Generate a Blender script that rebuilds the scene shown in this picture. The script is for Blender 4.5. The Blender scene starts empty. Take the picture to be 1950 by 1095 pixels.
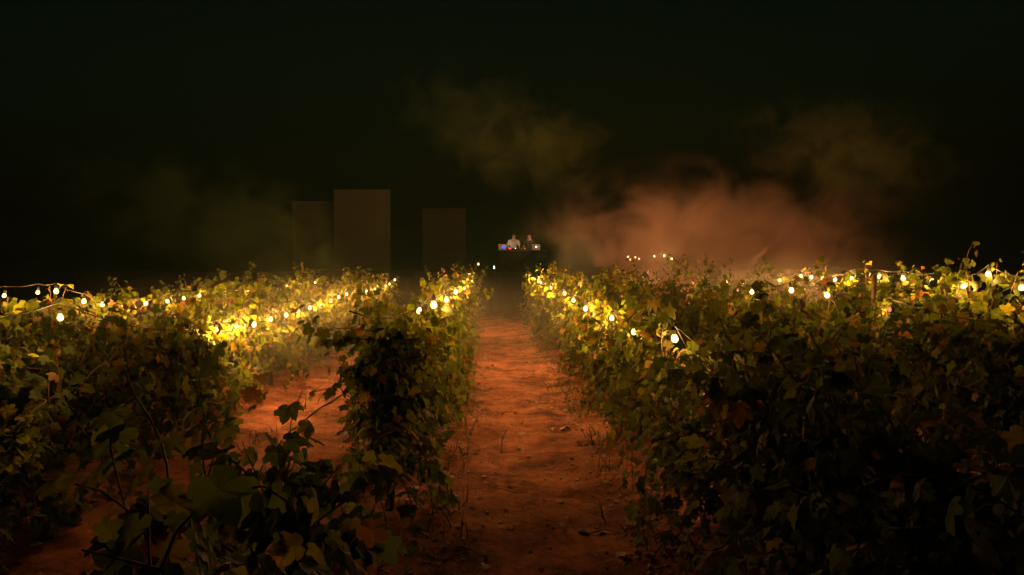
import bpy, bmesh, math, random
import numpy as np
from mathutils import Vector, Matrix, Euler, noise

# ------------------------------------------------------------------ camera, sky, exposure
scene = bpy.context.scene
C = scene.collection
W0, H0, F0 = 1950.0, 1095.0, 1300.0            # photograph size, focal length in its pixels
VPX, VPY = 932.0, 500.0                        # where the vine rows meet
CAM_Z = 2.15
cam_d = bpy.data.cameras.new('camera')
cam_d.sensor_width = 36.0
cam_d.lens = 36.0 * F0 / W0
cam_d.clip_start = 0.05
cam_d.clip_end = 600
cam = bpy.data.objects.new('camera', cam_d)
C.objects.link(cam)
cam.location = (0, 0, CAM_Z)
cam.rotation_euler = (math.radians(90) - math.atan((H0 / 2 - VPY) / F0), 0, -math.atan((W0 / 2 - VPX) / F0))
scene.camera = cam

world = bpy.data.worlds.new('World')
scene.world = world
world.use_nodes = True
wn, wl = world.node_tree.nodes, world.node_tree.links
bg = wn['Background']
sky = wn.new('ShaderNodeTexSky')
sky.sky_type = 'NISHITA'
sky.sun_disc = False
sky.sun_elevation = math.radians(-3.0)
sky.sun_rotation = math.radians(200)
hue = wn.new('ShaderNodeMix'); hue.data_type = 'RGBA'; hue.blend_type = 'MULTIPLY'
hue.inputs[0].default_value = 1.0
hue.inputs[7].default_value = (0.22, 0.85, 0.42, 1)
wl.new(sky.outputs[0], hue.inputs[6])
wl.new(hue.outputs[2], bg.inputs[0])
SKY_STRENGTH = 0.055
bg.inputs[1].default_value = SKY_STRENGTH

scene.view_settings.view_transform = 'Standard'
scene.view_settings.look = 'None'
scene.view_settings.gamma = 1
scene.view_settings.exposure = 0.0
scene.view_settings.use_curve_mapping = False
cy = scene.cycles
cy.use_denoising = True
cy.use_adaptive_sampling = True
cy.adaptive_threshold = 0.02
cy.max_bounces = 4
cy.diffuse_bounces = 2
cy.glossy_bounces = 2
cy.transmission_bounces = 4
cy.volume_bounces = 0
cy.transparent_max_bounces = 8
cy.sample_clamp_indirect = 3.0
cy.use_light_tree = True
cy.volume_max_steps = 64
cy.volume_step_rate = 1.0

CAMM = Matrix.Translation(cam.location) @ cam.rotation_euler.to_matrix().to_4x4()
CAMR = cam.rotation_euler.to_matrix()
CAMI = CAMM.inverted()
def ray(px, py):
    return CAMR @ Vector(((px - W0 / 2) / F0, -(py - H0 / 2) / F0, -1.0))
def on_row(px, py, X):                          # point of the upright plane x = X behind a pixel
    d = ray(px, py)
    return Vector(cam.location) + d * (X / d.x)
def at_y(px, py, Y):                            # point of the upright plane y = Y behind a pixel
    d = ray(px, py)
    return Vector(cam.location) + d * (Y / d.y)
def project(p):
    q = CAMI @ Vector(p)
    if q.z > -0.05:
        return None
    return (W0 / 2 + F0 * q.x / -q.z, H0 / 2 - F0 * q.y / -q.z, -q.z)

# ------------------------------------------------------------------ helpers
random.seed(7)
def tag(o, label=None, cat=None, group=None, kind=None):
    if label: o['label'] = label
    if cat: o['category'] = cat
    if group: o['group'] = group
    if kind: o['kind'] = kind
    return o
def empty(name, loc=(0, 0, 0), rz=0.0):
    o = bpy.data.objects.new(name, None)
    o.empty_display_size = 0.1
    C.objects.link(o)
    o.location = loc
    o.rotation_euler = (0, 0, rz)
    return o
def link(name, me, parent=None, mat=None, smooth=False):
    if mat is not None and len(me.materials) == 0:
        me.materials.append(mat)
    o = bpy.data.objects.new(name, me)
    C.objects.link(o)
    if parent is not None:
        o.parent = parent
    if smooth and len(me.polygons):
        me.polygons.foreach_set('use_smooth', [True] * len(me.polygons))
    return o
class MB:
    def __init__(s):
        s.v, s.f = [], []
    def add(s, v, f):
        n = len(s.v)
        s.v += [tuple(p) for p in v]
        s.f += [tuple(n + i for i in q) for q in f]
        return s
    def box(s, c, d, rot=None, bev=0.0):
        hx, hy, hz = d[0] / 2, d[1] / 2, d[2] / 2
        if bev <= 0:
            v = [(x, y, z) for x in (-hx, hx) for y in (-hy, hy) for z in (-hz, hz)]
            f = [(0, 1, 3, 2), (4, 6, 7, 5), (0, 4, 5, 1), (2, 3, 7, 6), (0, 2, 6, 4), (1, 5, 7, 3)]
        else:
            bm = bmesh.new()
            bmesh.ops.create_cube(bm, size=1)
            for q in bm.verts: q.co = Vector((q.co.x * d[0], q.co.y * d[1], q.co.z * d[2]))
            bmesh.ops.bevel(bm, geom=bm.edges[:], offset=bev, segments=2, affect='EDGES')
            bm.verts.index_update()
            v = [q.co.copy() for q in bm.verts]
            f = [[q.index for q in p.verts] for p in bm.faces]
            bm.free()
        R = Euler(rot).to_matrix() if rot else Matrix.Identity(3)
        return s.add([R @ Vector(p) + Vector(c) for p in v], f)
    def tube(s, pts, rad, n=6, caps=True):
        pts = [Vector(p) for p in pts]
        if not hasattr(rad, '__len__'): rad = [rad] * len(pts)
        vs, fs = [], []
        up = None
        for i, p in enumerate(pts):
            t = (pts[min(i + 1, len(pts) - 1)] - pts[max(i - 1, 0)])
            t = t.normalized() if t.length > 1e-9 else Vector((0, 0, 1))
            if up is None:
                up = t.orthogonal().normalized()
            up = (up - t * up.dot(t))
            up = up.normalized() if up.length > 1e-6 else t.orthogonal().normalized()
            w = t.cross(up)
            for k in range(n):
                a = 2 * math.pi * k / n
                vs.append(p + (up * math.cos(a) + w * math.sin(a)) * rad[i])
        for i in range(len(pts) - 1):
            for k in range(n):
                k2 = (k + 1) % n
                fs.append((i * n + k, i * n + k2, (i + 1) * n + k2, (i + 1) * n + k))
        if caps:
            fs.append(tuple(reversed(range(n))))
            fs.append(tuple((len(pts) - 1) * n + k for k in range(n)))
        return s.add(vs, fs)
    def lathe(s, prof, n=16, c=(0, 0, 0), M=None):
        vs, fs = [], []
        for r, z in prof:
            for k in range(n):
                a = 2 * math.pi * k / n
                p = Vector((r * math.cos(a), r * math.sin(a), z))
                vs.append((M @ p if M else p) + Vector(c))
        for i in range(len(prof) - 1):
            for k in range(n):
                k2 = (k + 1) % n
                fs.append((i * n + k, i * n + k2, (i + 1) * n + k2, (i + 1) * n + k))
        fs.append(tuple(reversed(range(n))))
        fs.append(tuple((len(prof) - 1) * n + k for k in range(n)))
        return s.add(vs, fs)
    def mesh(s, name='mesh'):
        me = bpy.data.meshes.new(name)
        me.from_pydata(s.v, [], s.f)
        me.update()
        return me
    def build(s, name, mat, parent=None, smooth=False):
        return link(name, s.mesh(name), parent, mat, smooth)

# ------------------------------------------------------------------ materials
def new_mat(name):
    m = bpy.data.materials.new(name)
    m.use_nodes = True
    return m, m.node_tree.nodes, m.node_tree.links
def plain(name, col, rough=0.6, metal=0.0, var=0.25, scale=12.0, bump=0.0, spec=0.5):
    m, n, l = new_mat(name)
    b = n['Principled BSDF']
    tc = n.new('ShaderNodeTexCoord')
    t = n.new('ShaderNodeTexNoise'); t.inputs['Scale'].default_value = scale; t.inputs['Detail'].default_value = 4
    l.new(tc.outputs['Object'], t.inputs['Vector'])
    r = n.new('ShaderNodeValToRGB')
    r.color_ramp.elements[0].position = 0.3; r.color_ramp.elements[1].position = 0.7
    r.color_ramp.elements[0].color = (*[c * (1 - var) for c in col], 1)
    r.color_ramp.elements[1].color = (*[min(1, c * (1 + var)) for c in col], 1)
    l.new(t.outputs['Fac'], r.inputs[0]); l.new(r.outputs[0], b.inputs['Base Color'])
    b.inputs['Roughness'].default_value = rough
    b.inputs['Metallic'].default_value = metal
    b.inputs['Specular IOR Level'].default_value = spec
    if bump:
        bp = n.new('ShaderNodeBump'); bp.inputs['Strength'].default_value = bump; bp.inputs['Distance'].default_value = 0.02
        l.new(t.outputs['Fac'], bp.inputs['Height']); l.new(bp.outputs[0], b.inputs['Normal'])
    return m
def emit(name, col, strength, sample='AUTO'):
    m, n, l = new_mat(name)
    n.remove(n['Principled BSDF'])
    e = n.new('ShaderNodeEmission')
    e.inputs[0].default_value = (*col, 1); e.inputs[1].default_value = strength
    l.new(e.outputs[0], n['Material Output'].inputs[0])
    m.cycles.emission_sampling = sample
    return m

def leaf_material():
    m, n, l = new_mat('vine_leaf')
    b = n['Principled BSDF']
    geo = n.new('ShaderNodeNewGeometry'); oi = n.new('ShaderNodeObjectInfo')
    ad = n.new('ShaderNodeMath'); ad.operation = 'ADD'
    l.new(geo.outputs['Random Per Island'], ad.inputs[0]); l.new(oi.outputs['Random'], ad.inputs[1])
    fr = n.new('ShaderNodeMath'); fr.operation = 'FRACT'; l.new(ad.outputs[0], fr.inputs[0])
    r = n.new('ShaderNodeValToRGB')
    cr = r.color_ramp
    cr.elements[0].position = 0.0; cr.elements[0].color = (0.030, 0.046, 0.007, 1)
    cr.elements[1].position = 1.0; cr.elements[1].color = (0.10, 0.035, 0.02, 1)
    for p, c in ((0.35, (0.044, 0.062, 0.009)), (0.62, (0.062, 0.076, 0.010)), (0.84, (0.085, 0.085, 0.012)), (0.95, (0.11, 0.078, 0.016)), (0.975, (0.15, 0.08, 0.045))):
        e = cr.elements.new(p); e.color = (*c, 1)
    l.new(fr.outputs[0], r.inputs[0])
    tc = n.new('ShaderNodeTexCoord')
    t = n.new('ShaderNodeTexNoise'); t.inputs['Scale'].default_value = 30; t.inputs['Detail'].default_value = 3
    l.new(tc.outputs['Object'], t.inputs['Vector'])
    mx = n.new('ShaderNodeMix'); mx.data_type = 'RGBA'; mx.blend_type = 'OVERLAY'; mx.inputs[0].default_value = 0.35
    l.new(r.outputs[0], mx.inputs[6]); l.new(t.outputs['Fac'], mx.inputs[7])
    l.new(mx.outputs[2], b.inputs['Base Color'])
    b.inputs['Roughness'].default_value = 0.62
    b.inputs['Specular IOR Level'].default_value = 0.18
    tr = n.new('ShaderNodeBsdfTranslucent')
    g = n.new('ShaderNodeMix'); g.data_type = 'RGBA'; g.blend_type = 'MULTIPLY'; g.inputs[0].default_value = 1
    g.inputs[7].default_value = (4.6, 4.2, 1.6, 1)
    l.new(mx.outputs[2], g.inputs[6]); l.new(g.outputs[2], tr.inputs[0])
    ms = n.new('ShaderNodeMixShader'); ms.inputs[0].default_value = 0.42
    l.new(b.outputs[0], ms.inputs[1]); l.new(tr.outputs[0], ms.inputs[2])
    l.new(ms.outputs[0], n['Material Output'].inputs[0])
    return m

def dirt_material():
    m, n, l = new_mat('red_dirt')
    b = n['Principled BSDF']
    tc = n.new('ShaderNodeTexCoord')
    def nz(scale, detail, rough=0.6):
        t = n.new('ShaderNodeTexNoise'); t.inputs['Scale'].default_value = scale
        t.inputs['Detail'].default_value = detail; t.inputs['Roughness'].default_value = rough
        l.new(tc.outputs['Object'], t.inputs['Vector']); return t
    a, c, d = nz(1.7, 8, 0.68), nz(14, 6, 0.7), nz(90, 3)
    r = n.new('ShaderNodeValToRGB'); cr = r.color_ramp
    cr.elements[0].position = 0.36; cr.elements[0].color = (0.13, 0.045, 0.022, 1)
    cr.elements[1].position = 0.62; cr.elements[1].color = (0.55, 0.20, 0.105, 1)
    l.new(a.outputs['Fac'], r.inputs[0])
    r2 = n.new('ShaderNodeValToRGB'); c2 = r2.color_ramp
    c2.elements[0].position = 0.3; c2.elements[0].color = (0.45, 0.42, 0.40, 1)
    c2.elements[1].position = 0.7; c2.elements[1].color = (1.1, 1.05, 1.0, 1)
    l.new(c.outputs['Fac'], r2.inputs[0])
    mx = n.new('ShaderNodeMix'); mx.data_type = 'RGBA'; mx.blend_type = 'MULTIPLY'; mx.inputs[0].default_value = 0.8
    l.new(r.outputs[0], mx.inputs[6]); l.new(r2.outputs[0], mx.inputs[7])
    l.new(mx.outputs[2], b.inputs['Base Color'])
    b.inputs['Roughness'].default_value = 0.95
    b.inputs['Specular IOR Level'].default_value = 0.15
    s = n.new('ShaderNodeMath'); s.operation = 'MULTIPLY_ADD'; s.inputs[1].default_value = 0.4
    l.new(d.outputs['Fac'], s.inputs[0]); l.new(c.outputs['Fac'], s.inputs[2])
    bp = n.new('ShaderNodeBump'); bp.inputs['Strength'].default_value = 0.9; bp.inputs['Distance'].default_value = 0.06
    l.new(s.outputs[0], bp.inputs['Height']); l.new(bp.outputs[0], b.inputs['Normal'])
    return m

M_LEAF = leaf_material()
M_DIRT = dirt_material()
M_BARK = plain('vine_bark', (0.09, 0.055, 0.035), 0.9, var=0.4, scale=25, bump=0.6, spec=0.2)
M_CANE = plain('vine_cane', (0.17, 0.085, 0.04), 0.7, var=0.3, scale=20, spec=0.3)
M_GRASS = plain('weed_green', (0.13, 0.15, 0.04), 0.7, var=0.4, scale=4)
M_STONE = plain('stone', (0.34, 0.24, 0.17), 0.9, var=0.3, scale=20, bump=0.3)
M_DRY = plain('dry_leaf', (0.32, 0.19, 0.10), 0.8, var=0.35, scale=20)
M_TWIG = plain('dry_twig', (0.24, 0.15, 0.09), 0.85, var=0.3)
M_WOOD = plain('post_wood', (0.34, 0.21, 0.11), 0.8, var=0.3, scale=18, bump=0.4)
M_WIRE = plain('wire', (0.25, 0.24, 0.22), 0.5, 0.8, var=0.15)
M_CABLE = plain('black_cable', (0.015, 0.014, 0.012), 0.6, var=0.2)
M_BLACK = plain('black_metal', (0.02, 0.02, 0.02), 0.5, var=0.3)
M_CLOTH = plain('black_cloth', (0.008, 0.007, 0.006), 0.95, var=0.4, scale=5, spec=0.1)
M_ALU = plain('aluminium', (0.55, 0.53, 0.5), 0.4, 0.9, var=0.1)
M_SILVER = plain('laptop_silver', (0.62, 0.58, 0.55), 0.45, 0.15, var=0.05)
M_PANEL = plain('panel_cloth', (0.10, 0.088, 0.066), 0.9, var=0.10, scale=1.4, spec=0.1)
M_SKIN = plain('skin', (0.50, 0.29, 0.21), 0.55, var=0.08)
M_HAIR = plain('dark_hair', (0.03, 0.02, 0.015), 0.7, var=0.3)
M_SHIRT = plain('pale_shirt', (0.62, 0.57, 0.48), 0.9, var=0.1)
M_BSHIRT = plain('black_shirt', (0.014, 0.013, 0.014), 0.9, var=0.2)
M_TROUSER = plain('dark_trousers', (0.03, 0.03, 0.04), 0.9, var=0.2)
BULB_COL = (1.0, 0.48, 0.135)
M_BULB = emit('lit_bulb', (1.0, 0.58, 0.20), 5.0, 'NONE')
M_BULB_DIM = emit('dim_bulb', (1.0, 0.30, 0.14), 1.0, 'NONE')
M_SCREEN = emit('laptop_screen', (1.0, 0.86, 0.68), 9.0)
M_BULB_FAR = emit('far_bulb', (1.0, 0.42, 0.16), 12.0, 'NONE')
M_LOGO = emit('lid_emblem', (0.80, 0.78, 1.0), 5.0)
M_BLUE = emit('blue_reflection_glow', (0.05, 0.12, 1.0), 1.6)  # glowing colour for the blue reflection put on the laptop lid
M_RED = emit('red_led', (1.0, 0.04, 0.05), 5.0)
M_AMBER = emit('amber_led', (1.0, 0.28, 0.03), 3.0)
M_GREENLED = emit('pale_green_led', (0.75, 1.0, 0.5), 8.0)
M_WHITELED = emit('white_led', (1.0, 0.9, 0.7), 5.0)

# ------------------------------------------------------------------ setting: ground
ROWS = {'L3': -6.1, 'L2': -3.7, 'L1': -0.85, 'R1': 1.72, 'R2': 4.05, 'R3': 6.45}
def gz(x, y):
    z = 0.055 * max(0.0, x - 2.3)
    for X in ROWS.values():
        z += 0.07 * math.exp(-((x - X) / 0.4) ** 2)
    return z
def axis(lo, hi, step, far_lo, far_hi):
    a = list(np.arange(lo, hi, step))
    out, s = [a[-1]], step
    while out[-1] < far_hi: s *= 1.35; out.append(out[-1] + s)
    neg, s = [a[0]], step
    while neg[-1] > far_lo: s *= 1.35; neg.append(neg[-1] - s)
    return sorted(set(neg[1:] + a + out[1:]))
xs = axis(-6.5, 8.5, 0.07, -110, 110)
ys = axis(0.8, 20, 0.09, -60, 150)
gv = []
for y in ys:
    for x in xs:
        k = 1.0 if (-8 < x < 10 and -1 < y < 32) else 0.0
        z = gz(min(x, 14), y)
        if k:
            z += 0.05 * noise.noise((x * 0.9, y * 0.7, 1.3)) + 0.034 * noise.noise((x * 3.1, y * 2.6, 4.1)) + 0.022 * noise.noise((x * 8, y * 8, 9.1))
        gv.append((x, y, z))
nx = len(xs)
gf = [(j * nx + i, j * nx + i + 1, (j + 1) * nx + i + 1, (j + 1) * nx + i) for j in range(len(ys) - 1) for i in range(nx - 1)]
me = bpy.data.meshes.new('ground'); me.from_pydata(gv, [], gf)
ground = tag(link('ground', me, None, M_DIRT, True), kind='structure')
def gsurf(x, y):
    return gz(x, y) + 0.05 * noise.noise((x * 0.9, y * 0.7, 1.3)) + 0.034 * noise.noise((x * 3.1, y * 2.6, 4.1)) + 0.022 * noise.noise((x * 8, y * 8, 9.1))

# ------------------------------------------------------------------ vines
# where the bulbs hang
STR = {
    'L1': [(798, 592), (826, 581), (850, 571), (868, 556), (884, 549), (893, 541), (899, 535)],
    'L2': [(115, 605), (412, 628), (450, 622), (484, 618), (515, 608), (545, 600), (568, 593), (590, 586), (610, 579), (630, 573), (645, 566), (660, 560), (682, 557), (698, 555), (714, 551), (735, 545), (742, 541), (752, 533)],
    'L3': [(8, 563), (72, 557), (107, 555), (160, 574), (195, 580), (235, 582), (278, 578), (319, 574), (350, 568), (380, 563), (428, 558), (450, 556), (472, 555), (510, 549), (547, 545), (575, 541), (600, 538)],
    'R1': [(1370, 775), (1285, 645), (1207, 632), (1165, 606), (1115, 588), (1092, 572), (1075, 559), (1050, 548), (1030, 538), (1018, 532)],
    'R2': [(1694, 590), (1575, 562), (1507, 553), (1432, 556), (1405, 553), (1320, 539), (1234, 520), (1206, 539)],
    'R3': [(1945, 548), (1882, 522), (1835, 545), (1775, 536), (1720, 530), (1675, 527), (1622, 531), (1590, 533), (1567, 531), (1545, 528), (1525, 526), (1485, 534), (1450, 540), (1415, 538), (1385, 536), (1279, 493), (1265, 487), (1246, 488), (1217, 493), (1210, 490), (1200, 494), (1196, 489)],
}
rngb = random.Random(3)
BULBS = {}
for row, pix in STR.items():
    X = ROWS[row]
    P = []
    for k, (px, py) in enumerate(pix):
        inner = .30 if row in ('L1', 'R1') and not (px > 1160 or px < 820) else .30 if row == 'L2' else .04 if row == 'R1' else .08
        xx = X + (inner if X < 0 else -inner) + rngb.uniform(-.08, .08)
        if py > 700: xx += .45
        p = on_row(px, py, xx)
        if p.y > 28.5: p = at_y(px, py, 28.2 + rngb.uniform(-1, .6))
        P.append(p)
    P.sort(key=lambda q: q.y)
    BULBS[row] = P
def leaf_mesh(name, fold, droop, curl, simple=False):
    half = [(0.15, -0.17), (0.37, -0.13), (0.50, 0.09), (0.41, 0.22), (0.60, 0.40), (0.53, 0.60), (0.29, 0.60), (0.19, 0.86)]
    if simple:
        half = [(0.30, -0.16), (0.52, 0.10), (0.60, 0.42), (0.28, 0.62)]
    pts = [(0, 0.02)] + half + [(0, 1.02)] + [(-x, y) for x, y in reversed(half)]
    def z(x, y):
        return fold * abs(x) - droop * max(0, y) ** 2 - curl * (x * x) + 0.03 * math.sin(x * 17 + y * 13)
    v = [(0, 0.3, z(0, .3) + 0.02)] + [(x, y, z(x, y)) for x, y in pts]
    k = len(pts)
    f = [(0, 1 + i, 1 + (i + 1) % k) for i in range(k)]
    me = bpy.data.meshes.new(name)
    me.from_pydata(v, [], f)
    me.materials.append(M_LEAF)
    me.update()
    return me
LEAVES = [leaf_mesh('leaf', 0.18, 0.22, 0.0), leaf_mesh('leaf', -0.12, 0.35, 0.25), leaf_mesh('leaf', 0.3, 0.1, 0.5), leaf_mesh('leaf', 0.05, 0.6, 0.7)]
FARLEAF = [leaf_mesh('leaf', 0.18, 0.25, 0.0, True), leaf_mesh('leaf', -0.1, 0.4, 0.3, True)]
def mesh_arrays(me):
    v = np.empty(len(me.vertices) * 3); me.vertices.foreach_get('co', v)
    f = np.array([p.vertices[:] for p in me.polygons])
    return v.reshape(-1, 3), f
LEAF_ARR = [mesh_arrays(m) for m in LEAVES]
FAR_ARR = [mesh_arrays(m) for m in FARLEAF]

def leaf_matrix(rng, pos, out, size):
    # blade hangs outward from its petiole, face turned up and away from the row
    n = Vector((out.x * 0.8 + rng.gauss(0, .45), out.y * 0.5 + rng.gauss(0, .45), 0.55 + rng.gauss(0, .4))).normalized()
    tip = Vector((out.x * 0.6 + rng.gauss(0, .5), out.y * 0.6 + rng.gauss(0, .5), -0.55 + rng.gauss(0, .45)))
    tip = tip - n * tip.dot(n)
    tip = tip.normalized() if tip.length > 1e-4 else n.orthogonal().normalized()
    sx = tip.cross(n)
    M = Matrix((sx, tip, n)).transposed().to_4x4()
    for i in range(3):
        for j in range(3):
            M[i][j] *= size
    M.translation = pos
    return M
def grow_cane(rng, start, d, n, step, grav, wander, ztop, xmax):
    pts = [start.copy()]
    d = d.normalized()
    for i in range(n):
        g = grav * (0.3 + i / n)
        if pts[-1].z > ztop: g += 0.10
        d = (d + Vector((rng.gauss(0, wander), rng.gauss(0, wander), rng.gauss(0, wander) - g))).normalized()
        if abs(pts[-1].x) > xmax and d.x * pts[-1].x > 0: d.x *= .3; d.normalize()
        p = pts[-1] + d * step
        if p.z < 0.06:
            p.z = 0.06; d.z = abs(d.z) * 0.2
        pts.append(p)
    return pts
def vine_plan(rng, height=1.72, width=0.55, canes=26, size=0.105, extra=(), spread=.62, hang=.22, core=6):
    """Canes and leaves of one vine in its own frame (row along y)."""
    cl, lv = [], []
    plans = []
    for i in range(canes):
        side = rng.choice((-1, 1))
        st = Vector((rng.gauss(0, .06), rng.uniform(-spread, spread), rng.uniform(.6, .95)))
        t = rng.random() if rng.random() > hang else 1.0
        zt = height - .34 - rng.uniform(0, .25)
        if t < .16:     # tall loose shoot
            d = Vector((side * rng.uniform(0, .35), rng.gauss(0, .35), 1)); n, g = rng.randint(11, 15), .02; zt = height
        elif t < .50:   # upright
            d = Vector((side * rng.uniform(0, .4), rng.gauss(0, .3), 1)); n, g = rng.randint(7, 11), .05
        elif t < .82:   # arching over
            d = Vector((side * rng.uniform(.3, .8) * width / .55, rng.gauss(0, .4), .9)); n, g = rng.randint(10, 16), .17
        else:           # hanging down to the foot
            st.z = rng.uniform(.35, .9)
            d = Vector((side * rng.uniform(.5, .9) * width / .55, rng.gauss(0, .5), .05)); n, g = rng.randint(8, 13), .22
        plans.append((st, d, n, g, zt, width * rng.uniform(.75, 1.1)))
    for e in extra: plans.append(e)
    for st, d, n, g, zt, xm in plans:
        pts = grow_cane(rng, st, d, n, .075, g, .13, zt, xm)
        cl.append(pts)
        for k in range(2, len(pts)):
            tan = (pts[k] - pts[k - 1]).normalized()
            for rep in range(2 if rng.random() < .55 else 1):
                out = Vector((rng.gauss(0, 1), rng.gauss(0, 1), rng.gauss(0, .7)))
                out = (out - tan * out.dot(tan)).normalized()
                sgn = 1 if pts[k].x >= 0 else -1
                ext = Vector((sgn * (.5 + abs(pts[k].x)), rng.gauss(0, .4), .1))
                taper = 1.0 if k < len(pts) - 4 else 0.62 + 0.1 * (len(pts) - k - 1)
                s = size * rng.uniform(.5, 1.28) * taper
                lv.append((leaf_matrix(rng, pts[k] + out * rng.uniform(.03, .09), (ext + out).normalized(), s), rng.randrange(4)))
    for q in range(int(canes * core)):          # inner fill leaves, added to block light leaking through the canopy
        p = Vector((rng.gauss(0, .11), rng.uniform(-spread - .08, spread + .08), rng.uniform(.30, max(.6, height - .48))))
        lv.append((leaf_matrix(rng, p, Vector((rng.choice((-1, 1)), 0, .2)), size * rng.uniform(.9, 1.3)), rng.randrange(4)))
    return cl, lv
def foliage_mesh(name, lv, arrs):
    V, Fc, n = [], [], 0
    for M, k in lv:
        v, f = arrs[k % len(arrs)]
        A = np.array(M)
        V.append(v @ A[:3, :3].T + A[:3, 3]); Fc.append(f + n); n += len(v)
    if not V: return None
    V = np.concatenate(V); Fc = np.concatenate(Fc)
    me = bpy.data.meshes.new(name)
    me.vertices.add(len(V)); me.vertices.foreach_set('co', V.ravel())
    me.loops.add(Fc.size); me.loops.foreach_set('vertex_index', Fc.ravel().astype(np.int32))
    me.polygons.add(len(Fc))
    me.polygons.foreach_set('loop_start', np.arange(0, Fc.size, 3, dtype=np.int32))
    me.polygons.foreach_set('loop_total', np.full(len(Fc), 3, dtype=np.int32))
    me.materials.append(M_LEAF)
    me.update(calc_edges=True)
    return me
def cane_mb(cl):
    mb = MB()
    for pts in cl:
        m = len(pts)
        mb.tube(pts, [0.0065 - 0.0045 * i / m for i in range(m)], 4, False)
    return mb
def trunk_mb(rng):
    mb = MB()
    z, p, pts, rad = 0, Vector((0, 0, -.08)), [], []
    for i in range(8):
        pts.append(p.copy()); rad.append(.04 - .014 * i / 7 + rng.uniform(-.004, .004))
        p = p + Vector((rng.gauss(0, .018), rng.gauss(0, .022), .118))
    mb.tube(pts, rad, 8)
    top = pts[-1]
    for s in (-1, 1):
        a = [top + Vector((rng.gauss(0, .02) * i, s * .13 * i, .05 * math.sin(i * .8))) for i in range(6)]
        mb.tube(a, [.026 - .003 * i for i in range(6)], 6)
    return mb

ORD = ['first', 'second', 'third', 'fourth', 'fifth', 'sixth', 'seventh', 'eighth', 'ninth', 'tenth', 'eleventh', 'twelfth',
       'thirteenth', 'fourteenth', 'fifteenth', 'sixteenth', 'seventeenth', 'eighteenth', 'nineteenth', 'twentieth', 'twenty-first', 'twenty-second']
ROWTEXT = {'L1': 'in the row along the path\'s left edge', 'R1': 'in the row along the path\'s right edge',
           'L2': 'in the second row left of the path', 'R2': 'in the second row right of the path',
           'L3': 'in the third row left of the path', 'R3': 'in the third row right of the path'}
ROWGROUP = {'L1': 'vines along the left edge of the path', 'R1': 'vines along the right edge of the path', 'L2': 'vines of the second row on the left',
            'R2': 'vines of the second row on the right', 'L3': 'vines of the third row on the left', 'R3': 'vines of the third row on the right'}
# per row: first and last distance, spacing
SPAN = {'L1': (1.75, 23.6), 'L2': (4.3, 24.0), 'L3': (7.2, 24.5), 'R1': (2.05, 24.2), 'R2': (4.7, 24.5), 'R3': (7.6, 29.5)}
GAP = 1.22
# special shapes: (row, index) -> options
OPT = {
    ('L1', 0): dict(height=1.5, canes=22, spread=.25, width=.30, extra=[]), ('L1', 1): dict(height=1.66, canes=30, spread=.18, width=.30, extra=[]),
    ('L1', 2): dict(height=2.0, canes=46, width=.32, spread=.28, extra=[(Vector((-.1, -.1, 1.45)), Vector((-1, -.35, .05)), 9, .01, 1.6, 2), (Vector((-.12, .0, 1.5)), Vector((-1, -.2, .1)), 8, .03, 1.6, 2), (Vector((-.1, -.1, 1.05)), Vector((-.6, -.8, .4)), 7, .05, 1.6, 2)]),
    ('R1', 4): dict(height=1.45, canes=17, width=.40, spread=.45, core=3),
    ('R1', 0): dict(height=1.80, canes=48, width=.75), ('R1', 1): dict(height=1.85, canes=48, width=.8), ('R1', 2): dict(height=1.82, canes=44, width=.6),
    ('R1', 3): dict(height=1.7, canes=26, width=.45),
}
for i in range(4):
    OPT[('L2', i)] = dict(width=.38, canes=42, hang=.4, height=1.68, extra=[] if i % 2 else [(Vector((-.1, .2, 1.25)), Vector((-.4, .5, 1)), 9, .05, 2.2, 1.2)])
    OPT[('R2', i)] = dict(width=.5, canes=46, hang=.3, height=1.88 if i < 3 else 1.72)
    OPT[('L3', i)] = dict(width=.5, canes=46, hang=.3, height=2.05)
    OPT[('R3', i)] = dict(width=.5, canes=46, hang=.3, height=2.2)
FIRST = {'L1': (1.75, 2.75, 5.75)}     # where single vines stand apart
HAND = 15          # vines close enough for leaves of their own
rngv = random.Random(11)
VINE_LIST = []
for row, X in ROWS.items():
    y0, y1 = SPAN[row]
    i, y = 0, y0
    while y <= y1:
        VINE_LIST.append((math.hypot(X, y), row, i, X + rngv.gauss(0, .06), y + rngv.gauss(0, .08)))
        i += 1; y += GAP
        f = FIRST.get(row, ())
        if i < len(f): y = f[i]
VINE_LIST.sort()
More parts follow.
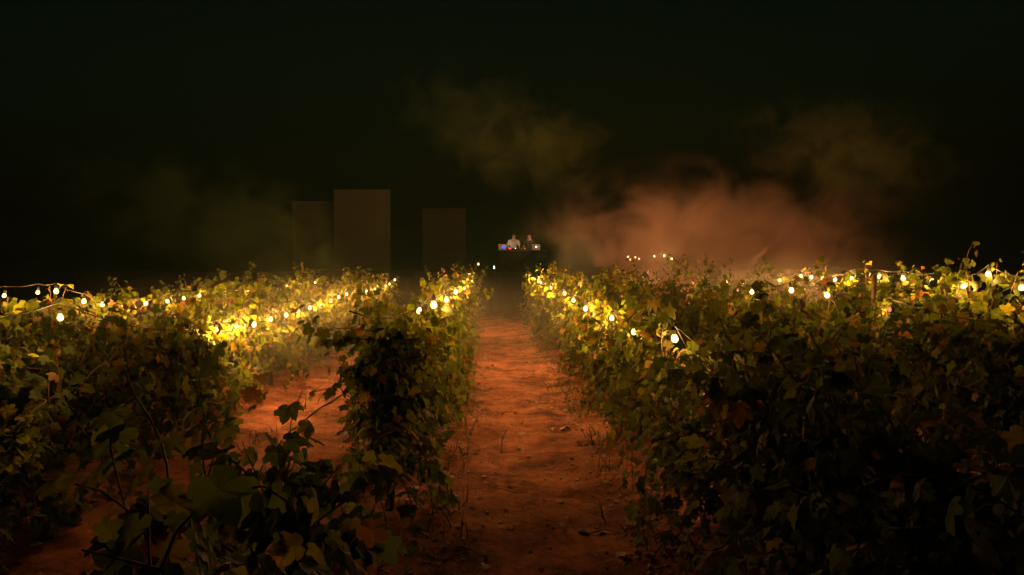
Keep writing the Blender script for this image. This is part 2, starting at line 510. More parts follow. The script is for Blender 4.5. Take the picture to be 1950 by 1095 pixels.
for rank, (dist, row, i, x, y) in enumerate(VINE_LIST):
    X = ROWS[row]
    z = gz(x, y)
    rz = 0.0
    root = empty('grape_vine', (x, y, z), rz)
    tag(root, f'{ORD[i]} leafy grape vine from the camera {ROWTEXT[row]}', 'vine', ROWGROUP[row])
    far = dist >= 10
    r = random.Random(1000 + rank * 17)
    o = dict(height=1.72, width=.42, canes=38, size=.105)
    if far:
        o.update(height=1.72 * rngv.uniform(.88, 1.10), width=.38, canes=rngv.randint(26, 40) if dist < 17 else rngv.randint(24, 32), size=.11)
    if far and row in ('R2', 'R3'): o['height'] *= .90
    shoots = []
    for q in range(rngv.choice((0, 1, 1, 2, 3))):
        sd = rngv.choice((-1, 1))
        shoots.append((Vector((sd * .08, rngv.uniform(-.5, .5), 1.25)), Vector((sd * rngv.uniform(.1, .8), rngv.uniform(-.9, .9), rngv.uniform(.9, 1.6))), rngv.randint(8, 13), rngv.choice((.0, .02, .08)), 2.4, 1.2))
    o['extra'] = shoots
    o.update(OPT.get((row, i), {}))
    cl, lv = vine_plan(r, **o)
    near_b = [q for q in BULBS[row] if -.9 < q.y - y < 2.4]
    free = []
    for q in near_b:                    # bulbs were hung where they can be seen from the path's end
        tw_ = (Vector((0, 0, 2.0)) - q).normalized()
        free.append((q, .075))
        free += [(q + tw_ * (.12 * j), .075) for j in range(1, 14)]
    keep = []
    for M, k in lv:
        w = M.translation + Vector((x, y, z)) + (M.to_3x3() @ Vector((0, .4, 0)))
        if all((w - q).length > rr for q, rr in free): keep.append((M, k))
    lv = keep
    if True:
        trunk_mb(r).build('trunk', M_BARK, root, True)
        tag(cane_mb(cl).build('canes', M_CANE, root, True), kind='stuff')
        if rank < HAND:
            base = Matrix.Translation((x, y, z)) @ Matrix.Rotation(rz, 4, 'Z')
            sc = []
            for q, (M, k) in enumerate(lv):
                pr = project(base @ M.translation)
                if pr and -10 < pr[0] < W0 + 10 and -10 < pr[1] < H0 + 10:
                    sc.append((pr[2], q))
            sc.sort()
            pick = set(q for _, q in sc[:295])
            rest = [lv[q] for q in range(len(lv)) if q not in pick]
            for q in sorted(pick):
                M, k = lv[q]
                lo = bpy.data.objects.new('leaf', LEAVES[k])
                C.objects.link(lo)
                lo.parent = root
                lo.matrix_basis = M
        else:
            rest = lv
        fm = foliage_mesh('foliage', rest, FAR_ARR if far else LEAF_ARR)
        if fm: tag(link('foliage', fm, root), kind='stuff')

# ------------------------------------------------------------------ strings of lights
STRTEXT = {'L1': 'string of lit bulbs draped over the row along the path\'s left edge', 'R1': 'string of lit bulbs draped over the row along the path\'s right edge',
           'L2': 'string of lit bulbs draped over the second row left of the path', 'R2': 'string of dim reddish bulbs over the second row right of the path',
           'L3': 'string of small lit bulbs over the third row left of the path', 'R3': 'string of lit bulbs over the third, smoky row right of the path'}
BULB_W = 90.0
bulb_me = MB().lathe([(0.004, -.036), (.016, -.032), (.026, -.022), (.0315, -.006), (.030, .010), (.022, .027), (.014, .042)], 12).mesh('bulb')
bulb_me.materials.append(M_BULB)
bulb_me.polygons.foreach_set('use_smooth', [True] * len(bulb_me.polygons))
sock_me = MB().lathe([(.016, .040), (.019, .045), (.019, .085), (.009, .10), (.008, .11)], 10).mesh('socket')
sock_me.materials.append(M_CABLE)
bulb_dim = bulb_me.copy(); bulb_dim.materials.clear(); bulb_dim.materials.append(M_BULB_DIM)
bulb_far = bulb_me.copy(); bulb_far.materials.clear(); bulb_far.materials.append(M_BULB_FAR)
lamps = {}
for row, pix in STR.items():
    X = ROWS[row]
    P = BULBS[row]
    root = empty('string_light', (X, P[0].y, gz(X, P[0].y)))
    tag(root, STRTEXT[row], 'string light', 'strings of bulbs over the vine rows')
    off = Vector(root.location)
    path = []
    start = Vector((X, max(1.0, P[0].y - 2.5), P[0].z + .12))
    hang = [start] + [q + Vector((0, 0, .12)) for q in P]
    for a, b in zip(hang[:-1], hang[1:]):
        L = (b - a).length
        for s in range(8):
            t = s / 8
            path.append(a.lerp(b, t) - Vector((0, 0, min(.35, .05 * L) * 4 * t * (1 - t))) - off)
    path.append(hang[-1] - off)
    MB().tube(path, .005, 5).build('cable', M_CABLE, root, True)
    for q in P:
        dim = {'R2': .14, 'R3': .5 if q.y < 12.5 else .3, 'L3': .4 if q.y > 10 else .2, 'L2': .9 if q.y > 7.5 else .3}.get(row, 1.0)
        red = row == 'R2' and not 8 < q.y < 10.5
        b = link('bulb', bulb_far if q.y > 24.5 else bulb_dim if red else bulb_me, root); b.location = q - off
        if red: b.scale = (.6, .6, .6)
        elif row in ('L2', 'L3') and q.y < 9.5: b.scale = (.72, .72, .72)
        b.rotation_euler = (rngb.gauss(0, .15), rngb.gauss(0, .15), 0)
        link('socket', sock_me, b)
        key = round(dim * (.15 if q.z < 1.15 and q.y < 6 else 1) * ((.28 if q.y < 9 else 1.0 if q.y < 12 else 2.4) if row in ('L1', 'R1') else 1) * (.12 if q.y > 24.5 else 1), 2)
        if key not in lamps:
            ld = bpy.data.lights.new('bulb_light', 'POINT')
            ld.energy = BULB_W * key; ld.color = BULB_COL; ld.shadow_soft_size = .065
            lamps[key] = ld
        lo = bpy.data.objects.new('bulb_light', lamps[key]); C.objects.link(lo)
        lo.parent = b
# one far cluster bulb lifted at the end of the left row
root = empty('string_light', at_y(909, 520, 24.3)); tag(root, 'single lit bulb on a raised vine tip where the left row ends', 'string light', 'strings of bulbs over the vine rows')
b = link('bulb', bulb_me, root); b.location = at_y(911, 503, 24.3) - Vector(root.location); link('socket', sock_me, b)
MB().tube([(-.02, .0, -.2), (-.01, 0, .1), b.location + Vector((0, 0, .1))], .005, 5).build('cable', M_CABLE, root)
lo = bpy.data.objects.new('bulb_light', lamps[.3]); C.objects.link(lo); lo.parent = b

# ------------------------------------------------------------------ stage with booth and panels
YS = 29.5
DECK = 1.72
xa, xb = at_y(545, 520, YS).x, at_y(1062, 520, YS).x
root = empty('stage', ((xa + xb) / 2, YS + 2.2, 0)); tag(root, 'long low black-skirted stage at the far end of the path', 'stage')
wS = xb - xa
MB().box((0, 0, DECK - .05), (wS, 4.4, .10)).build('deck', M_BLACK, root)
mb = MB()
n = 160
vs = []
for i in range(n + 1):
    x = -wS / 2 + wS * i / n
    d = -2.2 - .03 - .035 * math.sin(i * 1.1) * (0.6 + .4 * math.sin(i * .37))
    vs += [(x, d, 0.0), (x, d * 0.3 - 1.54 - .012, DECK + .004)]
mb.add(vs, [(2 * i, 2 * i + 2, 2 * i + 3, 2 * i + 1) for i in range(n)])
mb.build('front_skirt', M_CLOTH, root, True)
for sx in (-1, -.33, .33, 1):
    for yy in (-1.9, 1.9):
        MB().box((sx * (wS / 2 - .2), yy, (DECK - .1) / 2), (.08, .08, DECK - .1)).build('leg', M_BLACK, root)

M_PANEL_GREY = plain('panel_cloth_grey', (0.105, 0.10, 0.075), 0.9, var=0.15, scale=1.2, spec=0.1)
M_PANEL_DARK = plain('panel_cloth_brown', (0.036, 0.024, 0.017), 0.9, var=0.12, scale=1.4, spec=0.1)
def panel(x0, x1, ytop, Y, label, M_PANEL=M_PANEL):
    a, b = at_y(x0, ytop, Y), at_y(x1, ytop, Y)
    w, h = b.x - a.x, a.z - DECK
    r = empty('tall_panel', ((a.x + b.x) / 2, Y, DECK)); tag(r, label, 'panel', 'tall pale panels on the stage')
    MB().box((0, 0, h / 2 + .03), (w - .06, .05, h - .08)).build('cloth_face', M_PANEL, r)
    mb = MB()
    for sx in (-1, 1): mb.box((sx * (w / 2 - .02), .0, h / 2), (.045, .09, h))
    mb.box((0, 0, h - .02), (w - .10, .09, .045)); mb.box((0, 0, .03), (w - .10, .09, .045))
    mb.build('frame', M_PANEL, r)
    for sx in (-1, 1):
        MB().tube([(sx * w * .35, .05, h * .7), (sx * w * .35, 1.0, .02)], .025, 6).build('brace', M_BLACK, r)
        MB().box((sx * w * .35, .45, .015), (.08, 1.2, .03)).build('foot', M_BLACK, r)
panel(557, 652, 383, 32.6, 'pale panel half hidden behind the tallest panel', M_PANEL_GREY)
panel(636, 743, 361, 31.6, 'tallest and widest of the pale panels on the stage')
panel(804, 887, 397, 32.4, 'faint brownish panel standing alone near the DJ table', M_PANEL_DARK)

# DJ table
YT = 30.6
tl, tr_ = at_y(948, 476, YT), at_y(1043, 476, YT)
TT = tl.z
r = empty('dj_table', ((tl.x + tr_.x) / 2, YT, DECK)); tag(r, 'black cloth-covered table behind which the two people stand', 'table')
tw = tr_.x - tl.x
MB().box((0, 0, TT - DECK - .02), (tw, .75, .04)).build('tabletop', M_BLACK, r)
mb = MB(); n = 60; vs = []
per = [(-tw / 2, .37), (-tw / 2, -.37), (tw / 2, -.37), (tw / 2, .37)]
for s in range(3):
    ax, ay = per[s]; bx, by = per[s + 1]
    nrm = Vector((by - ay, ax - bx)).normalized()
    for i in range(n + 1):
        t = i / n
        q = .02 * math.sin(t * 31 + s) + .025
        x, y = ax + (bx - ax) * t, ay + (by - ay) * t
        vs += [(x - nrm.x * q, y - nrm.y * q, .01), (x - nrm.x * .01, y - nrm.y * .01, TT - DECK - .045)]
k = len(vs) // 2
mb.add(vs, [(2 * i, 2 * i + 2, 2 * i + 3, 2 * i + 1) for i in range(k - 1)])
mb.build('table_drape', M_CLOTH, r, True)
for sx in (-1, 1):
    for sy in (-1, 1):
        MB().box((sx * (tw / 2 - .1), sy * .3, (TT - DECK - .05) / 2), (.04, .04, TT - DECK - .06)).build('leg', M_BLACK, r)

def laptop(px, label, blue, logo, rz):
    p = at_y(px, 476, YT - .12)
    r = empty('laptop', (p.x, YT - .12, TT + .002), rz); tag(r, label, 'laptop', 'laptops on the DJ table')
    MB().box((0, .13, .009), (.36, .25, .016), bev=.003).build('base', M_SILVER, r)
    MB().box((0, .13, .0185), (.31, .11, .002)).build('keyboard', M_BLACK, r)
    lid = MB().box((0, -.035, .135), (.36, .008, .245), (math.radians(14), 0, 0), .003).build('lid', M_SILVER, r)
    MB().box((0, -.029, .137), (.33, .002, .215), (math.radians(14), 0, 0)).build('screen', M_SCREEN, lid)
    if logo:
        R = Euler((math.radians(104), 0, 0)).to_matrix()
        MB().lathe([(.036, 0), (.034, .002)], 18, (0, -.0405, .132), R).build('lit_emblem', M_LOGO, lid)
    if blue:
        MB().box((.06, -.0395, .125), (.15, .0015, .11), (math.radians(14), 0, 0)).build('painted_blue_reflection', M_BLUE, lid)  # emissive patch standing in for a blue reflection on the lid
    return r
laptop(957, 'silver laptop with a blue reflection painted on its lid beside the pale-shirted person', True, False, .0)
laptop(1021, 'silver laptop with a glowing round emblem on its lid', False, True, .0)
# mixer and two players
def device(px, w, label, name, cat, leds):
    p = at_y(px, 476, YT)
    r = empty(name, (p.x, YT + .02, TT + .002)); tag(r, label, cat)
    MB().box((0, 0, .04), (w, .34, .075), bev=.006).build('case', M_BLACK, r)
    for i in range(4):
        for j in range(3):
            MB().lathe([(.011, 0), (.009, .018)], 8, (-w * .3 + i * w * .2, -.08 + j * .07, .078)).build('knob', M_ALU, r)
    for (dx, dz, m, s) in leds:
        MB().lathe([(s * .6, -s * .5), (s, 0), (s * .6, s * .5)], 10, (dx, -.175, dz)).build('indicator_light', m, r)
device(972, .30, 'black player with a bright red light in front of the pale-shirted person', 'media_player', 'player', [(-.05, .06, M_RED, .035), (.0, .055, M_RED, .03)])
device(983, .20, 'black mixer with pale green lights between the players', 'mixer', 'mixer', [(-.04, .07, M_GREENLED, .018)])
device(997, .30, 'black player with amber lights in front of the bald person', 'media_player', 'player', [(.05, .05, M_AMBER, .02), (-.1, .055, M_AMBER, .014)])

def skin_obj(name, verts, edges, radii, mat, parent, sub=2, root=0):
    me = bpy.data.meshes.new(name)
    me.from_pydata(verts, edges, [])
    me.materials.append(mat)
    o = link(name, me, parent)
    o.modifiers.new('skin', 'SKIN')
    sv = me.skin_vertices[0].data
    for i, rr in enumerate(radii):
        sv[i].radius = rr if hasattr(rr, '__len__') else (rr, rr)
        sv[i].use_root = (i == root)
    s = o.modifiers.new('sub', 'SUBSURF'); s.levels = sub; s.render_levels = sub
    return o
def person(px, Y, label, shirt, lean, bald, rz):
    p = at_y(px, 470, Y)
    r = empty('person', (p.x, Y, DECK), rz); tag(r, label, 'person', 'people behind the DJ table')
    h = TT - DECK
    lx = lean
    V = [(0, .0, .93), (0, -.01, 1.12), (0, -.02 - lx * .3, 1.30), (0, -.03 - lx * .6, 1.43), (0, -.05 - lx * .8, 1.50), (0, -.07 - lx, 1.56), (0, -.085 - lx, 1.64), (0, -.07 - lx, 1.70)]
    R = [(.15, .11), (.135, .10), (.155, .11), (.12, .09), .06, (.088, .095), (.105, .12), (.09, .10)]
    E = [(i, i + 1) for i in range(7)]
    V.append((0, -.17 - lx * 1.05, 1.615)); R.append(.016); E.append((6, 8))        # nose
    for s in (-1, 1):
        b = len(V)
        V += [(s * .09, 0, .86), (s * .11, -.01, .48), (s * .115, .02, .09), (s * .125, -.12, .045)]
        R += [.085, .058, .042, (.038, .03)]
        E += [(0, b), (b, b + 1), (b + 1, b + 2), (b + 2, b + 3)]
        b = len(V)
        V += [(s * .19, -.03 - lx * .5, 1.40), (s * .27, -.05 - lx * .4, 1.13), (s * .19, -.30, h + .10), (s * .17, -.37, h + .085)]
        R += [.062, .046, .03, (.022, .036)]
        E += [(3, b), (b, b + 1), (b + 1, b + 2), (b + 2, b + 3)]
        hnd = b + 3
        for f in range(5):
            b = len(V)
            ox = (f - 2) * .019
            ln = (.035, .05, .055, .05, .04)[f]
            if f == 0:
                V += [(s * .17 - s * .045, -.375, h + .08), (s * .17 - s * .06, -.40, h + .06)]
            else:
                V += [(s * .17 + s * ox, -.37 - ln * .8, h + .085), (s * .17 + s * ox, -.37 - ln * 1.5, h + .055)]
            R += [.010, .008]
            E += [(hnd, b), (b, b + 1)]
    skin_obj('body', V, E, R, M_SKIN, r)
    # shirt
    V2 = [(0, .0, .90), (0, -.01, 1.12), (0, -.02 - lx * .3, 1.30), (0, -.03 - lx * .6, 1.43), (0, -.05 - lx * .7, 1.475)]
    R2 = [(.175, .13), (.165, .125), (.185, .135), (.14, .11), .066]
    E2 = [(0, 1), (1, 2), (2, 3), (3, 4)]
    for s in (-1, 1):
        b = len(V2)
        V2 += [(s * .195, -.03 - lx * .5, 1.40), (s * .255, -.045 - lx * .4, 1.20)]
        R2 += [.082, .07]
        E2 += [(3, b), (b, b + 1)]
    skin_obj('shirt', V2, E2, R2, shirt, r)
    V3 = [(0, 0, .96), (0, 0, .90)]; R3 = [(.165, .125), (.17, .13)]; E3 = [(0, 1)]
    for s in (-1, 1):
        b = len(V3)
        V3 += [(s * .09, 0, .82), (s * .11, -.01, .48), (s * .115, .02, .10)]; R3 += [.10, .078, .065]
        E3 += [(1, b), (b, b + 1), (b + 1, b + 2)]
    skin_obj('trousers', V3, E3, R3, M_TROUSER, r)
    if bald:
        skin_obj('beard', [(0, -.115 - lx, 1.535), (-.055, -.07 - lx, 1.56), (.055, -.07 - lx, 1.56)], [(0, 1), (0, 2)], [.035, .028, .028], M_HAIR, r, 1)
    else:
        skin_obj('hair', [(0, -.05 - lx, 1.70), (0, .0 - lx, 1.66), (0, -.10 - lx, 1.735), (-.045, -.06 - lx, 1.74), (.05, -.05 - lx, 1.74)], [(0, 1), (0, 2), (0, 3), (0, 4)], [.085, .075, .045, .05, .05], M_HAIR, r, 2)
    return r
person(978, YT + .62, 'person in a pale T-shirt looking down at the decks', M_SHIRT, .10, False, .05)
person(1008, YT + .62, 'bald person in black standing beside the emblem laptop', M_BSHIRT, .0, True, -.05)

# tiny white marker light standing on the stage's front edge
p = at_y(941, 509, YS + .15)
r = empty('marker_light', (p.x, p.y, DECK)); tag(r, 'tiny white light standing on the front edge of the stage', 'light')
hz_ = p.z - DECK
MB().tube([(0, 0, 0), (0, 0, hz_ - .05)], .012, 6).build('stem', M_BLACK, r)
MB().lathe([(.02, hz_ - .06), (.024, hz_ - .02), (.022, hz_ + .04), (.01, hz_ + .06)], 10).build('lens', M_WHITELED, r)
MB().lathe([(.09, 0), (.08, .02), (.02, .03)], 12).build('base', M_BLACK, r)

# ------------------------------------------------------------------ uplights hidden behind the smoky rows
def uplight(loc, target, power, angle, label, col=(1.0, .28, .085), blend=.6):
    r = empty('floodlight', loc); tag(r, label, 'floodlight', 'floodlights in the smoke')
    d = (Vector(target) - (Vector(loc) + Vector((0, 0, .3)))).normalized()
    Rm = d.to_track_quat('Z', 'Y').to_matrix()
    c = Vector((0, 0, .3))
    MB().lathe([(.05, -.16), (.09, -.14), (.10, .0), (.12, .06), (.12, .065)], 16, c, Rm).build('housing', M_BLACK, r, True)
    MB().lathe([(.11, .066), (.10, .072)], 16, c, Rm).build('lens', M_AMBER, r)
    MB().tube([(-.14, 0, .3), (-.14, 0, .03), (.14, 0, .03), (.14, 0, .3)], .012, 6).build('yoke', M_BLACK, r)
    MB().box((0, 0, .01), (.34, .2, .02)).build('base', M_BLACK, r)
    ld = bpy.data.lights.new('flood_beam', 'SPOT'); ld.energy = power; ld.color = col
    ld.spot_size = math.radians(angle); ld.spot_blend = blend; ld.shadow_soft_size = .05
    lo = bpy.data.objects.new('flood_beam', ld); C.objects.link(lo); lo.parent = r
    lo.matrix_basis = Matrix.Translation(c + d * .1) @ (-d).to_track_quat('Z', 'Y').to_matrix().to_4x4()
uplight((5.2, 18.0, gz(5.2, 0)), (4.4, 26, 2.8), 2900, 110, 'floodlight hidden in the alley behind the smoky vines')
uplight((9.0, 18.0, gz(9.0, 0)), (9.5, 26, 3.4), 2500, 110, 'floodlight hidden at the foot of the third row')
bp = at_y(1392, 532, 24.4); bt = at_y(1500, 432, 26.4)
uplight((bp.x, bp.y, max(gz(bp.x, 0), bp.z - .5)), bt, 20000, 3.0, 'narrow spotlight throwing a slanting beam through the smoke', blend=1.0)

# ------------------------------------------------------------------ smoke and haze
def smoke(name, c, d, dens, col, seed, label, scale=1.6, amp=1.5, bias=.10, rot=0.0):
    m, n, l = new_mat(name + '_volume')
    n.remove(n['Principled BSDF'])
    tc = n.new('ShaderNodeTexCoord')
    mp = n.new('ShaderNodeMapping'); mp.inputs['Location'].default_value = (seed * 3.7, seed * 1.3, seed * 2.1)
    asp = max(d)
    mp.inputs['Scale'].default_value = (d[0] / asp, d[1] / asp, d[2] / asp)
    l.new(tc.outputs['Object'], mp.inputs['Vector'])
    t = n.new('ShaderNodeTexNoise'); t.inputs['Scale'].default_value = scale * 2.2; t.inputs['Detail'].default_value = 4.5
    t.inputs['Roughness'].default_value = .58; t.inputs['Distortion'].default_value = .5
    l.new(mp.outputs[0], t.inputs['Vector'])
    ln = n.new('ShaderNodeVectorMath'); ln.operation = 'LENGTH'; l.new(tc.outputs['Object'], ln.inputs[0])
    mr = n.new('ShaderNodeMapRange'); mr.interpolation_type = 'SMOOTHSTEP'
    mr.inputs[1].default_value = 0.25; mr.inputs[2].default_value = 1.0; mr.inputs[3].default_value = 1.0; mr.inputs[4].default_value = 0.0
    l.new(ln.outputs['Value'], mr.inputs[0])
    a = n.new('ShaderNodeMath'); a.operation = 'SUBTRACT'; a.inputs[1].default_value = .5
    l.new(t.outputs['Fac'], a.inputs[0])
    b = n.new('ShaderNodeMath'); b.operation = 'MULTIPLY_ADD'; b.inputs[1].default_value = amp * 2; b.inputs[2].default_value = bias
    l.new(a.outputs[0], b.inputs[0])
    e = n.new('ShaderNodeMath'); e.operation = 'ADD'; l.new(b.outputs[0], e.inputs[0])
    f = n.new('ShaderNodeMath'); f.operation = 'MULTIPLY_ADD'; f.inputs[1].default_value = 1.5; f.inputs[2].default_value = -.65
    l.new(mr.outputs[0], f.inputs[0]); l.new(f.outputs[0], e.inputs[1])
    g = n.new('ShaderNodeMath'); g.operation = 'MULTIPLY'; g.use_clamp = True; l.new(e.outputs[0], g.inputs[0]); l.new(mr.outputs[0], g.inputs[1])
    h = n.new('ShaderNodeMath'); h.operation = 'MULTIPLY'; h.inputs[1].default_value = dens; l.new(g.outputs[0], h.inputs[0])
    pv = n.new('ShaderNodeVolumePrincipled'); pv.inputs['Color'].default_value = (*col, 1); pv.inputs['Anisotropy'].default_value = .1
    l.new(h.outputs[0], pv.inputs['Density'])
    l.new(pv.outputs[0], n['Material Output'].inputs['Volume'])
    me = bpy.data.meshes.new(name)
    bm = bmesh.new(); bmesh.ops.create_icosphere(bm, subdivisions=3, radius=1.02); bm.to_mesh(me); bm.free()
    me.materials.append(m)
    o = link(name, me)
    o.location = c; o.scale = [q / 2 for q in d]; o.rotation_euler = (0, rot, 0)
    tag(o, label, 'smoke', kind='stuff')
    return o
pm = at_y(1350, 440, 26)
smoke('smoke', (pm.x, 25, 2.0), (18, 4.5, 9.0), .5, (.92, .80, .70), 1, 'thick orange-lit smoke cloud over the far right rows', amp=4.2, bias=.55, scale=2.3)
pw = at_y(1095, 490, 25)
smoke('smoke', (pw.x + .3, 25, pw.z - .2), (3.2, 3.0, 4.4), 1.3, (.92, .92, .86), 2, 'paler smoke puff rising beside the stage', scale=1.0, amp=2.0, bias=.1, rot=.3)
smoke('smoke', (6.6, 15.5, 1.3), (11, 12, 3.2), .10, (.92, .80, .70), 6, 'thin brown smoke lying between the vine rows on the right', amp=2.0, bias=.5, scale=2.0)
smoke('smoke', (-2.6, 12.5, 1.0), (15, 14, 3.0), .018, (.90, .82, .70), 8, 'very thin haze of smoke hanging between the rows on the left and over the path', amp=1.6, bias=.55, scale=2.4)  # drifting alley haze, spread wider and added to give the bulbs halos
pu = at_y(960, 255, 24)
smoke('smoke', (pu.x, 24, pu.z), (13, 3.5, 5.6), .10, (.62, .84, .36), 3, 'thin greenish smoke wisp high above the stage', amp=2.6, bias=.05, scale=3.0, rot=.35)
pr_ = at_y(1640, 290, 23)
smoke('smoke', (pr_.x, 23, pr_.z), (12, 3.5, 5.6), .10, (.60, .84, .40), 4, 'thin greenish smoke wisp high on the right', amp=2.6, bias=.05, scale=3.0, rot=.2)
pl = at_y(400, 430, 22)
smoke('smoke', (pl.x, 22, pl.z), (15, 4, 6.0), .10, (.62, .84, .42), 5, 'thin greenish smoke drifting over the left rows', amp=2.6, bias=.05, scale=3.02, rot=.3)
mh, n, l = new_mat('haze_volume')
n.remove(n['Principled BSDF'])
pv = n.new('ShaderNodeVolumePrincipled'); pv.inputs['Color'].default_value = (.52, .95, .66, 1); pv.inputs['Density'].default_value = .0009
l.new(pv.outputs[0], n['Material Output'].inputs['Volume'])
tag(MB().box((0, 45, 4.25), (240, 225, 10.5)).build('haze', mh), kind='stuff')

# ------------------------------------------------------------------ small things on the ground
rngs = random.Random(21)
def stone_me(i):
    bm = bmesh.new(); bmesh.ops.create_icosphere(bm, subdivisions=1, radius=1)
    for v in bm.verts:
        v.co *= 1 + .45 * noise.noise(v.co * 1.3 + Vector((i * 7, 0, 0)))
        v.co.z *= .6
    me = bpy.data.meshes.new('stone'); bm.to_mesh(me); bm.free(); me.materials.append(M_STONE); return me
stones = [stone_me(i) for i in range(5)]
def dry_me(i):
    me = LEAVES[i].copy(); me.materials.clear(); me.materials.append(M_DRY); return me
dries = [dry_me(i) for i in range(4)]
def ground_at(px, py):
    d = ray(px, py); t = -CAM_Z / d.z
    p = Vector(cam.location) + d * t
    return p.x, p.y
for px, py, s in ((1026, 781, .05), (1008, 870, .045), (964, 820, .03), (1098, 914, .035), (1068, 957, .03), (1152, 863, .035), (986, 848, .04), (1110, 1010, .05), (1175, 960, .04),
                  (940, 740, .03), (880, 700, .035), (898, 690, .03), (1040, 770, .03), (440, 935, .06), (425, 800, .05), (330, 880, .04), (545, 745, .05)):
    x, y = ground_at(px, py)
    o = link('stone', rngs.choice(stones)); o.location = (x, y, gsurf(x, y) + s * .25); o.scale = (s, s * rngs.uniform(.6, 1), s)
    o.rotation_euler = (0, 0, rngs.uniform(0, 6))
    tag(o, 'small pale stone lying on the red dirt', 'stone', 'pale stones on the dirt')
for px, py, s in ((992, 824, .09), (1076, 815, .10), (1095, 818, .09), (1170, 832, .11), (1150, 1017, .10), (1190, 1057, .09), (868, 985, .09), (1085, 818, .08), (1012, 745, .08), (905, 752, .09), (1205, 1000, .1), (880, 770, .08),
                  (1640, 1020, .12), (1690, 935, .12), (585, 770, .1), (510, 740, .1), (395, 850, .1), (610, 700, .1)):
    x, y = ground_at(px, py)
    o = link('fallen_leaf', rngs.choice(dries)); o.location = (x, y, gsurf(x, y) + .02); o.scale = (s, s, s)
    o.rotation_euler = (rngs.gauss(0, .3), rngs.gauss(0, .3), rngs.uniform(0, 6))
    tag(o, 'dry curled vine leaf fallen on the red dirt', 'leaf', 'fallen leaves on the dirt')
for k, (a, b, lab) in enumerate((((1005, 886), (1044, 888), 'short dark twig lying across the middle of the path'), ((930, 925), (988, 940), 'dark bent twig lying on the shadowed part of the path'),
                  ((955, 858), (965, 830), 'thin twig leaning upright on the path'), ((1178, 940), (1205, 898), 'reddish stick leaning at the foot of the right row'),
                  ((1120, 1012), (1190, 1020), 'dark twig lying close to the camera on the path'), ((890, 872), (889, 835), 'thin upright stalk at the path\'s left edge'))):
    x0, y0 = ground_at(*a); x1, y1 = ground_at(*b)
    p0, p1 = Vector((x0, y0, gsurf(x0, y0) + .012)), Vector((x1, y1, gsurf(x1, y1) + .012))
    if 'upright' in lab or 'leaning' in lab:
        p1 = p0 + Vector((x1 - x0, .05, .28))
    mid = (p0 + p1) / 2 + Vector((rngs.gauss(0, .02), rngs.gauss(0, .03), .015))
    o = MB().tube([p0, p0.lerp(mid, .5), mid, mid.lerp(p1, .6), p1], [.007, .007, .006, .005, .003], 6).build('twig', M_TWIG, None, True)
    tag(o, lab, 'twig', 'twigs on the path')
# grit and litter nobody could count
V, Fc, n = [], [], 0
arr_s = [mesh_arrays(m) for m in stones]; arr_d = [mesh_arrays(m) for m in dries]
def litter(count, arrs, smin, smax, name, mat, label, cat, flat):
    V, Fc, n = [], [], 0
    for i in range(count):
        y = 2.2 + 22 * rngs.random() ** 1.6
        x = rngs.choice((rngs.uniform(-3.2, 4.2), rngs.gauss(-.5, .3), rngs.gauss(1.3, .3)))
        s = rngs.uniform(smin, smax)
        v, f = rngs.choice(arrs)
        Rm = np.array(Euler((rngs.gauss(0, flat), rngs.gauss(0, flat), rngs.uniform(0, 6.3))).to_matrix())
        V.append((v * s) @ Rm.T + np.array((x, y, gsurf(x, y) + s * .15))); Fc.append(f + n); n += len(v)
    V = np.concatenate(V); Fc = np.concatenate(Fc)
    me = bpy.data.meshes.new(name); me.from_pydata(V.tolist(), [], Fc.tolist())
    tag(link(name, me, None, mat), label, cat, kind='stuff')
litter(5000, arr_s, .006, .022, 'gravel', M_STONE, 'fine grit and pebbles strewn over the red dirt', 'gravel', .4)
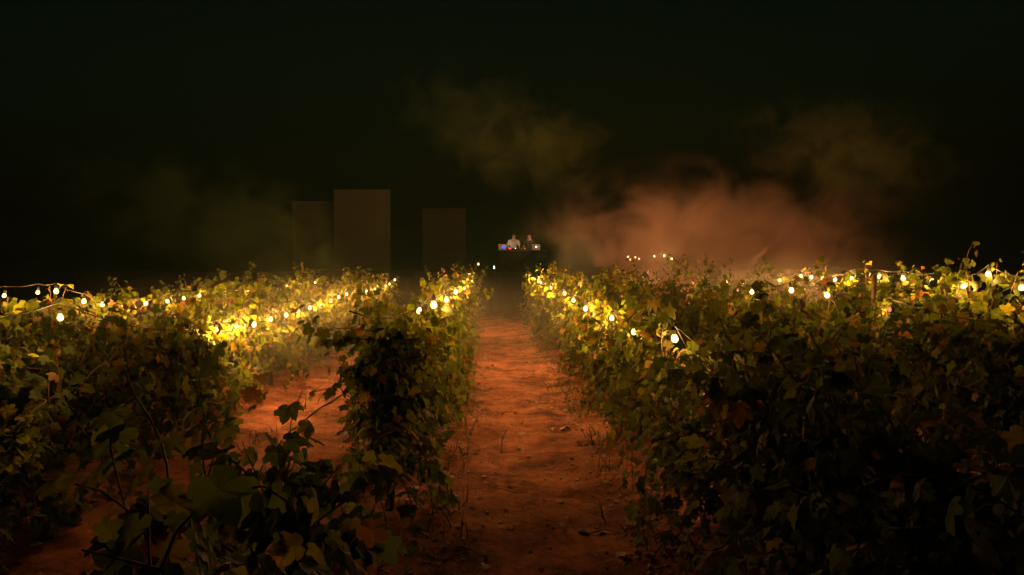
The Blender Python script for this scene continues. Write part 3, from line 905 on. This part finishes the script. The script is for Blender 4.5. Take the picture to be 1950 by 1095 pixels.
litter(1500, arr_d, .03, .07, 'leaf_litter', M_DRY, 'crumbled dry leaves strewn along the feet of the vines', 'leaf litter', .5)
# weeds at the feet of the rows
V, Fc = [], []
for i in range(2800):
    X = rngs.choice((-.45, -.45, 1.25, -2.75, -1.2, 1.25, 3.6))
    y = 2.6 + 20 * rngs.random() ** 1.3
    cl_ = noise.noise((X * 3, y * 1.1, 2.0))
    if cl_ < -.05: continue
    x = X + rngs.gauss(0, .13)
    h = rngs.uniform(.06, .24); a = rngs.uniform(0, 6.3); w = .006
    z = gsurf(x, y) - .01
    dx, dy = math.cos(a), math.sin(a)
    lx, ly = rngs.gauss(0, .06), rngs.gauss(0, .06)
    b = len(V)
    V += [(x - dx * w, y - dy * w, z), (x + dx * w, y + dy * w, z), (x + dx * w * .7 + lx * .5, y + dy * w * .7 + ly * .5, z + h * .6), (x - dx * w * .7 + lx * .5, y - dy * w * .7 + ly * .5, z + h * .6), (x + lx * 1.3, y + ly * 1.3, z + h)]
    Fc += [(b, b + 1, b + 2, b + 3), (b + 3, b + 2, b + 4)]
me = bpy.data.meshes.new('weeds'); me.from_pydata(V, [], Fc)
tag(link('weeds', me, None, M_GRASS), 'thin weeds growing at the feet of the vines', 'weeds', kind='stuff')
# wooden trellis post and drip hose
p0 = on_row(1667, 556, 4.6)
r = empty('trellis_post', (p0.x, p0.y, gz(p0.x, p0.y))); tag(r, 'pale wooden stake standing out of the lit vines on the right', 'post')
ht = on_row(1661, 523, 4.6).z - gz(p0.x, 0)
MB().tube([(0, 0, -.1), (.0, 0, ht * .5), (-.02, 0, ht - .02), (-.02, 0, ht)], [.032, .03, .028, .022], 9).build('stake', M_WOOD, r, True)
MB().tube([(-.03, -.034, ht - .14), (.03, -.034, ht - .14)], .004, 5).build('wire_tie', M_WIRE, r)
hp = []
for i in range(60):
    y = 4 + i * .33
    x = -2.35 + .10 * math.sin(i * .33) - .006 * i
    hp.append((x, y, gsurf(x, y) + .012))
tag(MB().tube(hp, .009, 6).build('drip_hose', M_CABLE, None, True), 'thin black drip hose along the dirt alley on the left', 'hose')
